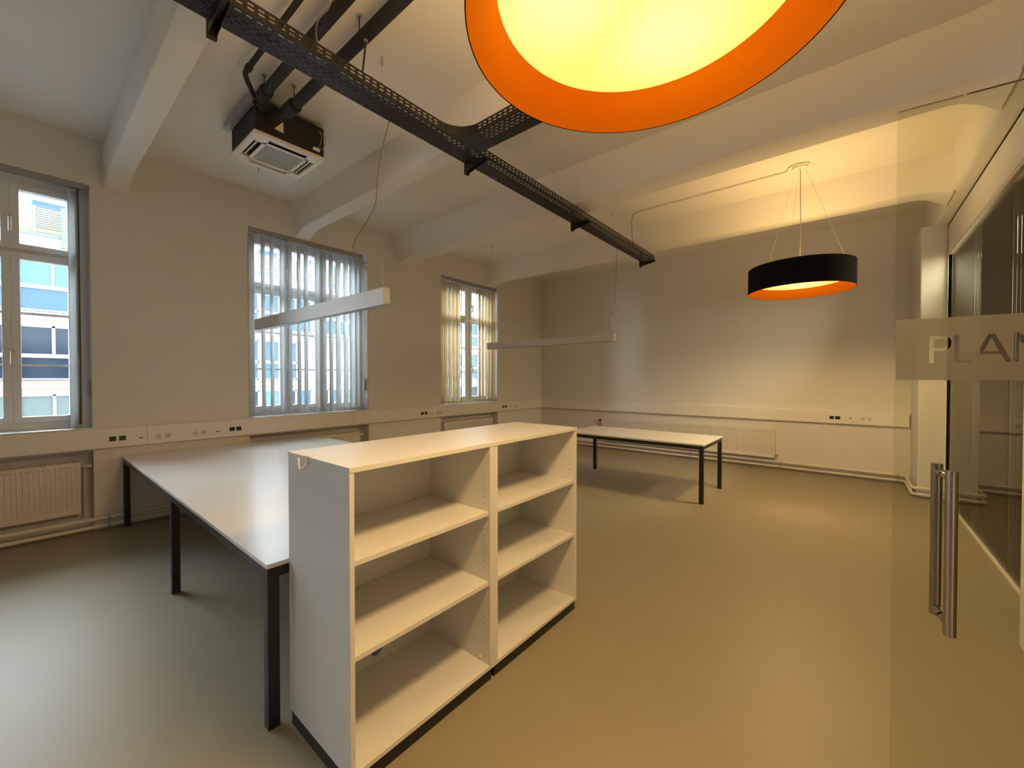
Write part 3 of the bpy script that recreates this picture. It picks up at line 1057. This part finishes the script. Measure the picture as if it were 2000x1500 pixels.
for yb in (0.655, 2.49, 4.24, 6.31):
    m = MB()
    m.box(tx0 - 0.028, yb - 0.022, 3.285, tx0 - 0.004, yb + 0.022, BZ + 0.004)
    n = len(m.v)
    m.prism([(tx0 - 0.004, 3.30), (tx0 - 0.004, tz0 - 0.002), (tx1 + 0.012, tz0 - 0.002), (tx1 + 0.012, tz0 - 0.022)], 'y', yb - 0.020, yb - 0.016)
    m.prism([(tx0 - 0.004, 3.30), (tx0 - 0.004, tz0 - 0.002), (tx1 + 0.012, tz0 - 0.002), (tx1 + 0.012, tz0 - 0.022)], 'y', yb + 0.016, yb + 0.020)
    m.box(tx0 - 0.004, yb - 0.02, tz0 - 0.005, tx1 + 0.012, yb + 0.02, tz0 - 0.002)
    m.build('bracket', 'blk', ct, bevel=0.001)
# cables lying in the tray
for i, (dx, rr, mm) in enumerate(((0.045, 0.010, 'cabled'), (0.075, 0.012, 'cabled'), (0.115, 0.009, 'cabled'), (0.15, 0.008, 'cabled'))):
    pts = []
    ends = (6.1, 4.2, 5.2, 2.2)[i]
    yv = -2.9
    while yv < ends:
        pts.append((tx0 + dx + 0.003 * math.sin(yv * 2.1 + i * 1.7), yv, tz0 + rr + 0.002))
        yv += 0.25
    o = MB().tube(pts, rr, 8).build('cable', mm, smooth=True)
    tag(o, 'dark cable lying lengthwise in the perforated ceiling tray', 'cable', 'cables in the ceiling tray')

# ---------------------------------------------------------------- ceiling air conditioner with its pipes
ac = thing('air_conditioner', 'ceiling cassette air conditioner with cream grille and black casing', 'air conditioner', (-4.09, 1.545, 3.55))
ax0, ax1, ay0, ay1 = -4.39, -3.785, 1.250, 1.838
pz = 3.548
B(ax0 + 0.012, ay0 + 0.012, pz + 0.03, ax1 - 0.006, ay1 - 0.008, 3.842).build('casing', 'foam', ac, bevel=0.003)
m = MB()
gi = 0.135
# panel ring with louvre openings
m.box(ax0, ay0, pz, ax1, ay0 + 0.042, pz + 0.03)
m.box(ax0, ay1 - 0.042, pz, ax1, ay1, pz + 0.03)
m.box(ax0, ay0 + 0.042, pz, ax0 + 0.042, ay1 - 0.042, pz + 0.03)
m.box(ax1 - 0.042, ay0 + 0.042, pz, ax1, ay1 - 0.042, pz + 0.03)
i0, i1, j0, j1 = ax0 + gi - 0.03, ax1 - gi + 0.03, ay0 + gi - 0.03, ay1 - gi + 0.03
m.box(i0, j0, pz, i1, j0 + 0.03, pz + 0.006)
m.box(i0, j1 - 0.03, pz, i1, j1, pz + 0.006)
m.box(i0, j0 + 0.03, pz, i0 + 0.03, j1 - 0.03, pz + 0.006)
m.box(i1 - 0.03, j0 + 0.03, pz, i1, j1 - 0.03, pz + 0.006)
for (xa, xb) in ((ax0 + 0.042, i0 + 0.03), (i1 - 0.03, ax1 - 0.042)):
    for (ya, yb) in ((ay0 + 0.042, j0 + 0.03), (j1 - 0.03, ay1 - 0.042)):
        m.box(xa, ya, pz, xb, yb, pz + 0.03)
m.build('front_panel', 'ac', ac, bevel=0.004)
dl_ = MB()  # dark boxes put in so the louvre slots look shaded inside
dl_.box(i0, j0, pz + 0.0065, i1, j0 + 0.029, pz + 0.026)
dl_.box(i0, j1 - 0.029, pz + 0.0065, i1, j1, pz + 0.026)
dl_.box(i0, j0 + 0.029, pz + 0.0065, i0 + 0.029, j1 - 0.029, pz + 0.026)
dl_.box(i1 - 0.029, j0 + 0.029, pz + 0.0065, i1, j1 - 0.029, pz + 0.026)
dl_.build('slot_shade', 'darkins', ac)
B(ax0 + 0.04, ay0 + 0.04, pz + 0.026, ax1 - 0.04, ay1 - 0.04, pz + 0.031).build('duct_interior', 'darkins', ac)
for (q0, q1, q2, q3) in ((i0 + 0.04, ay0 + 0.062, i1 - 0.04, ay0 + 0.084), (i0 + 0.04, ay1 - 0.084, i1 - 0.04, ay1 - 0.062),
                         (ax0 + 0.062, j0 + 0.04, ax0 + 0.084, j1 - 0.04), (ax1 - 0.084, j0 + 0.04, ax1 - 0.062, j1 - 0.04)):
    B((q0 + q2) / 2 - max((q2 - q0) / 2 - 0.005, 0.006), (q1 + q3) / 2 - max((q3 - q1) / 2 - 0.005, 0.006), pz + 0.012, (q0 + q2) / 2 + max((q2 - q0) / 2 - 0.005, 0.006), (q1 + q3) / 2 + max((q3 - q1) / 2 - 0.005, 0.006), pz + 0.018).build('louvre', 'ac', ac, bevel=0.002)
gr = MB()
k = 26
for i in range(k):
    x = i0 + 0.034 + (i1 - i0 - 0.068) * i / k
    gr.box(x, j0 + 0.03, pz + 0.004, x + 0.008, j1 - 0.03, pz + 0.012)
for i in range(4):
    y = j0 + 0.03 + (j1 - j0 - 0.06) * (i + 0.5) / 4
    gr.box(i0 + 0.03, y - 0.002, pz + 0.002, i1 - 0.03, y + 0.002, pz + 0.010)
gr.build('intake_grille', 'acg', ac)
B(i0 + 0.03, j0 + 0.03, pz + 0.014, i1 - 0.03, j1 - 0.03, pz + 0.018).build('filter', 'acg', ac)
for (x, y) in ((ax0 + 0.05, ay0 - 0.0), (ax1 - 0.05, ay0), (ax0 + 0.05, ay1), (ax1 - 0.05, ay1)):
    m = MB()
    m.tube([(x, y, 3.80), (x, y, CZ)], 0.005, 8)
    m.box(x - 0.02, y - 0.01, 3.79, x + 0.02, y + 0.035 if y < 1.6 else y - 0.035, 3.797)
    m.build('threaded_rod', 'zinc', ac)
m = MB()
m.box(ax0 - 0.02, ay0 - 0.045, 3.785, ax1 - 0.04, ay0 + 0.005, 3.845)
for i in range(9):
    x = ax0 + 0.03 + i * 0.062
    m.box(x, ay0 - 0.051, 3.795, x + 0.03, ay0 - 0.045, 3.835)
m.build('mounting_rail', 'zinc', ac)
m = MB()
m.prism([(1.405, 3.648), (1.478, 3.643), (1.474, 3.738)], 'x', ax1 - 0.0065, ax1 - 0.004)
m.build('warning_sticker', 'ac', ac)
m = MB()
m.tube(smooth_path([(ax1 + 0.00, 1.77, 3.80), (ax1 + 0.012, 1.80, 3.76), (ax1 + 0.006, 1.79, 3.68), (ax1 + 0.008, 1.76, 3.63), (ax1 + 0.004, 1.74, 3.625)]), 0.004, 6)
m.build('control_wire', 'cable', ac, smooth=True)
m = MB()
m.tube(smooth_path([(ax1 + 0.004, 1.79, 3.80), (ax1 + 0.02, 1.83, 3.75), (ax1 + 0.01, 1.82, 3.66), (ax1 + 0.006, 1.775, 3.63)]), 0.003, 6)
m.build('control_wire', 'cable', ac, smooth=True)
B(ax1 - 0.004, 1.725, 3.605, ax1 + 0.014, 1.785, 3.632).build('cable_connector', 'plastic', ac, bevel=0.003)

def ipipe(label, pts, r, collars):
    root = thing('insulated_pipe', label, 'pipe', pts[0], group='insulated pipes to the air conditioner')
    MB().tube(smooth_path(pts, 6), r, 14).build('foam_sleeve', 'foam', root, smooth=True)
    for (p, q) in collars:
        MB().tube([p, q], r * 1.32, 14).build('collar', 'foam', root, smooth=True)
    return root
ipipe('thick black insulated pipe nearest the tray tee, entering the air conditioner', [(-3.80, 1.375, 3.70), (-3.70, 1.39, 3.705), (-3.58, 1.42, 3.71), (-3.48, 1.43, 3.712), (-3.0, 1.43, 3.712), (-1.72, 1.43, 3.712), (-1.60, 1.43, 3.747), (-1.57, 1.43, CZ - 0.001)], 0.040,
      [((-3.56, 1.424, 3.711), (-3.44, 1.43, 3.712)), ((-3.80, 1.375, 3.70), (-3.72, 1.387, 3.704))])
ipipe('middle thick black insulated pipe with elbow at the air conditioner', [(-3.80, 1.33, 3.76), (-3.70, 1.29, 3.755), (-3.60, 1.245, 3.74), (-3.50, 1.235, 3.735), (-3.0, 1.235, 3.735), (-1.72, 1.235, 3.735), (-1.60, 1.235, 3.770), (-1.57, 1.235, CZ - 0.001)], 0.036,
      [((-3.58, 1.241, 3.738), (-3.47, 1.235, 3.735)), ((-3.72, 1.298, 3.755), (-3.63, 1.256, 3.745))])
ipipe('thin black condensate pipe with a bent end above the air conditioner', [(-3.66, 1.22, 3.75), (-3.60, 1.175, 3.76), (-3.52, 1.12, 3.765), (-3.45, 1.085, 3.765), (-3.36, 1.078, 3.765), (-3.0, 1.078, 3.765), (-1.72, 1.078, 3.765), (-1.60, 1.078, 3.800), (-1.57, 1.078, CZ - 0.001)], 0.018,
      [((-3.38, 1.078, 3.765), (-3.34, 1.078, 3.765))])
hr = thing('hanger_rod', 'short black rod linking the thick insulated pipe to the cable tray', 'rod', (-2.385, 1.425, 3.672))
MB().tube([(-2.385, 1.425, 3.672), (-2.375, 1.408, 3.55), (-2.368, 1.39, 3.434)], 0.006, 8).build('rod', 'foam', hr, smooth=True)
MB().tube([(-2.385, 1.425, 3.6725), (-2.385, 1.425, 3.66)], 0.012, 8).build('nut', 'zinc', hr)
m = MB()
m.tube(smooth_path([(-2.25, 1.06, CZ - 0.006), (-2.215, 1.11, 3.60), (-2.38, 1.125, 3.60), (-2.47, 1.15, 3.60), (-2.512, 1.177, 3.57), (-2.56, 1.24, 3.50), (-2.52, 1.30, 3.38)]), 0.0045, 8)
tag(m.build('loose_cable', 'cable', smooth=True), 'loose grey cable looping down from the ceiling into the tray', 'cable')
for k, (hx, hy) in enumerate(((-3.52, 1.235), (-3.46, 1.43), (-2.47, 1.43))):
    hg = thing('pipe_hanger', ('short rod holding the middle insulated pipe', 'short rod holding the insulated pipe nearest the tray tee', 'short rod holding the thick insulated pipe just above the cable tray')[k], 'hanger', (hx, hy, CZ), group='rods holding the insulated pipes')
    MB().tube([(hx, hy, 3.755), (hx, hy, CZ - 0.001)], 0.004, 8).build('rod', 'foam', hg)
    MB().tube([(hx, hy, CZ - 0.010), (hx, hy, CZ - 0.001)], 0.02, 12).build('ceiling_plate', 'zinc', hg)

# ---------------------------------------------------------------- glass door leaf
dl = (0.105, 1.661)
dh = (1.02, 1.760)
dv = Vector((dh[0] - dl[0], dh[1] - dl[1], 0))
dw = dv.length
dv.normalize()
nv = Vector((dv.y, -dv.x, 0))         # faces the camera side
def dp(u, d, z):
    p = Vector((dl[0], dl[1], 0)) + dv * u + nv * d
    return (p.x, p.y, z)
def dbox(u0, d0, z0, u1, d1, z1):
    m = MB()
    m.v = [dp(u0, d0, z0), dp(u1, d0, z0), dp(u1, d1, z0), dp(u0, d1, z0), dp(u0, d0, z1), dp(u1, d0, z1), dp(u1, d1, z1), dp(u0, d1, z1)]
    m.f = [(3, 2, 1, 0), (4, 5, 6, 7), (0, 1, 5, 4), (1, 2, 6, 5), (2, 3, 7, 6), (3, 0, 4, 7)]
    return m
door = sroot('door_1', (dh[0], dh[1], 0))
dbox(0, -0.005, 0.012, dw, 0.005, 2.305).build('glass_leaf', 'door', door)
for z in (0.25, 2.05):
    dbox(dw - 0.06, -0.016, z - 0.05, dw + 0.01, 0.016, z + 0.05).build('hinge_clamp', 'steel', door, bevel=0.002)
# pull handle: a bar on each side joined through the glass
hu = 0.107
for sgn in (1, -1):
    d = 0.062 * sgn
    z0, z1 = 0.818, 1.268
    m = MB()
    m.tube([dp(hu, d, z0), dp(hu, d, z1)], 0.0135, 24)
    bar = m.build('handle_bar', 'steel', door, smooth=True, bevel=0.0)
    for z in (z0 + 0.022, z1 - 0.022):
        m = MB()
        m.tube([dp(hu, 0.005 * sgn, z), dp(hu, d - 0.012 * sgn, z)], 0.010, 16)
        m.build('standoff', 'steel', bar, smooth=True)
# frosted film with letters cut out
def film():
    cu = bpy.data.curves.new('film', 'CURVE')
    cu.dimensions = '2D'
    cu.fill_mode = 'BOTH'
    cu.extrude = 0.0003
    def poly(pts):
        s = cu.splines.new('POLY')
        s.points.add(len(pts) - 1)
        for i, (x, y) in enumerate(pts):
            s.points[i].co = (x, y, 0, 1)
        s.use_cyclic_u = True
    FZ0, FZ1 = 1.515, 1.692
    poly([(0.001, FZ0), (dw - 0.002, FZ0), (dw - 0.002, FZ1), (0.001, FZ1)])
    zb, zt = 1.5635, 1.6405
    h = zt - zb
    t = 0.0095
    # P  (outline with its bowl)
    x = XP
    arc_o = [(x + 0.024 + 0.022 * math.sin(a), zt - 0.0215 + 0.0215 * math.cos(a)) for a in [math.pi * i / 10 for i in range(11)]]
    poly([(x, zb), (x, zt)] + arc_o + [(x + t, zt - 0.043), (x + t, zb)])
    arc_i = [(x + 0.024 + 0.0135 * math.sin(a), zt - 0.0215 + 0.0125 * math.cos(a)) for a in [math.pi * i / 10 for i in range(11)]]
    poly([(x + t, zt - 0.009)] + arc_i + [(x + t, zt - 0.034)])
    # L
    x = XLl
    poly([(x, zb), (x, zt), (x + t, zt), (x + t, zb + 0.007), (x + 0.041, zb + 0.007), (x + 0.041, zb)])
    # A
    x = XA
    wA = 0.076
    c_ = x + wA / 2
    poly([(x, zb), (c_ - 0.006, zt), (c_ + 0.006, zt), (x + wA, zb), (x + wA - 0.011, zb), (x + wA - 0.0205, zb + 0.0225), (x + 0.0205, zb + 0.0225), (x + 0.011, zb)])
    poly([(x + 0.0235, zb + 0.0295), (c_, zt - 0.010), (x + wA - 0.0235, zb + 0.0295)])
    # N
    x = XN
    wN = 0.062
    poly([(x, zb), (x, zt), (x + 0.011, zt), (x + wN - 0.0095, zb + 0.020), (x + wN - 0.0095, zt), (x + wN, zt), (x + wN, zb), (x + wN - 0.011, zb), (x + 0.0095, zt - 0.020), (x + 0.0095, zb)])
    tmp = bpy.data.objects.new('tmp_film', cu)
    col.objects.link(tmp)
    dg = bpy.context.evaluated_depsgraph_get()
    me = bpy.data.meshes.new_from_object(tmp.evaluated_get(dg))
    bpy.data.objects.remove(tmp)
    for v in me.vertices:
        p = dp(v.co.x, 0.0058 + v.co.z, v.co.y)
        v.co = Vector(p) - Vector((dh[0], dh[1], 0))
    me.materials.clear()
    me.materials.append(M['frost'])
    o = bpy.data.objects.new('frosted_film', me)
    col.objects.link(o)
    o.parent = door
    return o
XP, XLl, XA, XN = 0.072, 0.121, 0.154, 0.232
film()

# ---------------------------------------------------------------- apartment building across the street
FX = -27.0
ap = thing('apartment_building', 'white apartment building across the street with blue glazed parapets and wooden balcony screens', 'building', (FX, 9.0, -7.5))
NB = 13
Y0 = -12.33
PB = 3.083
storeys = [(-5.2, -4.0), (-2.2, -1.0), (0.81, 0), (3.81, 1), (6.80, 2)]
ztop = 7.65
wm = MB()
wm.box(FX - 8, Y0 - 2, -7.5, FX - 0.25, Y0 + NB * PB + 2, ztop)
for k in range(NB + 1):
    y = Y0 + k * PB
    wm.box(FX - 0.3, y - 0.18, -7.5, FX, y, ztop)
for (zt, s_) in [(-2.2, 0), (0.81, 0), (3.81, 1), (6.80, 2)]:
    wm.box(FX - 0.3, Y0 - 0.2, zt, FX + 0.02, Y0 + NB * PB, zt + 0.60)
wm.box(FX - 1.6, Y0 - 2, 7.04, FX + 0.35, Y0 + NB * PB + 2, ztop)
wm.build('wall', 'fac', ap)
m = MB()
for (zt) in (0.81, 3.81, 6.80):
    m.box(FX + 0.02, Y0, zt + 0.20, FX + 0.035, Y0 + NB * PB, zt + 0.28)
    if zt < 6:
        m.box(FX + 0.02, Y0, zt + 0.48, FX + 0.035, Y0 + NB * PB, zt + 0.54)
m.build('ochre_stripe', 'ochre', ap)
wp = {}
for k in range(NB):
    y = Y0 + k * PB
    for (zt, s_) in [(-2.2, -1), (0.81, 0), (3.81, 1), (6.80, 2)]:
        blankbay = (s_ == 1 and k in (8, 10)) 
        if blankbay:
            B(FX - 0.3, y, zt - 2.5, FX - 0.05, y + PB - 0.18, zt).build('blank_panel', 'facw', ap)
            continue
        npan = 3
        y1 = y + PB - 0.18
        if s_ == 1 and k == 7:
            y1 = y + 2.0
            npan = 2
            B(FX - 0.3, y1, zt - 2.5, FX - 0.02, y + PB - 0.18, zt).build('blank_panel', 'facw', ap)
            B(FX - 0.02, y1 + 0.12, zt - 2.5, FX + 0.01, y1 + 0.28, zt).build('ochre_strip', 'ochre', ap)
        fr = MB()
        zl = zt - 1.23
        fr.box(FX - 0.2, y, zl - 0.16, FX - 0.08, y1, zl)
        fr.box(FX - 0.2, y, zt - 0.07, FX - 0.08, y1, zt)
        fr.box(FX - 0.2, y, zl - 1.12, FX - 0.08, y1, zl - 1.06)
        fr.box(FX - 0.2, y, zl - 1.12, FX - 0.08, y + 0.05, zt)
        fr.box(FX - 0.2, y1 - 0.05, zl - 1.12, FX - 0.08, y1, zt)
        st = (y1 - y) / npan
        for i in range(1, npan):
            fr.box(FX - 0.2, y + i * st - 0.05, zl, FX - 0.08, y + i * st + 0.05, zt)
        if s_ == 1:
            fr.box(FX - 0.2, y, zl - 0.52, FX - 0.08, y1, zl - 0.46)
        fo = fr.build('window', 'facw', ap)
        for i in range(npan):
            kind = 'dglass'
            if s_ == 2: kind = 'cyan' if k < 6 else 'blue'
            if s_ == 0: kind = 'ggreen' if k < 6 else ('blue', 'cyan', 'dglass')[(i + k) % 3]
            if s_ == 1 and k >= 6: kind = 'blue'
            B(FX - 0.17, y + i * st + 0.04, zl, FX - 0.14, y + (i + 1) * st - 0.04, zt - 0.06).build('pane', kind, fo)
        B(FX - 0.17, y + 0.04, zl - 1.06, FX - 0.14, y1 - 0.04, zl - 0.15).build('parapet_panel', 'blue' if (s_ == 2 or k >= 6) else 'dglass', fo)
# set-back top storey with balcony screens
tm = MB()
tm.box(FX - 8, Y0 - 2, ztop, FX - 1.8, Y0 + NB * PB + 2, 10.6)
tm.build('top_storey_wall', 'fac', ap)
for k in range(NB):
    y = Y0 + k * PB
    fo = B(FX - 1.8, y + 0.35, 8.3, FX - 1.74, y + 1.55, 9.75).build('window', 'facw', ap)
    B(FX - 1.74, y + 0.43, 8.38, FX - 1.72, y + 1.47, 9.67).build('pane', 'blue', fo)
    fo = B(FX - 1.8, y + 1.85, ztop, FX - 1.74, y + 2.6, 9.75).build('balcony_door', 'facw', ap)
    B(FX - 1.74, y + 1.93, ztop + 0.1, FX - 1.72, y + 2.52, 9.67).build('pane', 'cyan', fo)
m = MB()
z = 7.84
while z < 8.86:
    m.box(FX + 0.02, Y0, z, FX + 0.05, Y0 + NB * PB, z + 0.062)
    z += 0.098
m.build('balcony_screen_slats', 'slatw', ap, kind='stuff')
for k in range(NB * 2):
    y = Y0 + 0.46 + k * PB / 2
    B(FX + 0.05, y - 0.03, 7.66, FX + 0.09, y + 0.03, 8.92).build('balcony_post', 'facw' if k % 2 == 0 else 'slate', ap)
B(FX + 0.04, Y0, 8.925, FX + 0.08, Y0 + NB * PB, 8.955).build('handrail', 'slate', ap)
B(FX + 0.30, Y0, 7.60, FX + 0.40, Y0 + NB * PB, 7.70).build('gutter', 'slate', ap)
for k in range(6):
    y = Y0 + 13.55 + (k - 2) * 2 * PB
    B(FX + 0.36, y, 7.2, FX + 0.48, y + 0.12, 8.95).build('downpipe', 'slate', ap)
st_ = MB()
st_.box(-60, -60, -7.7, XO, 80, -7.5)
struct('ground', st_, 'asphalt')
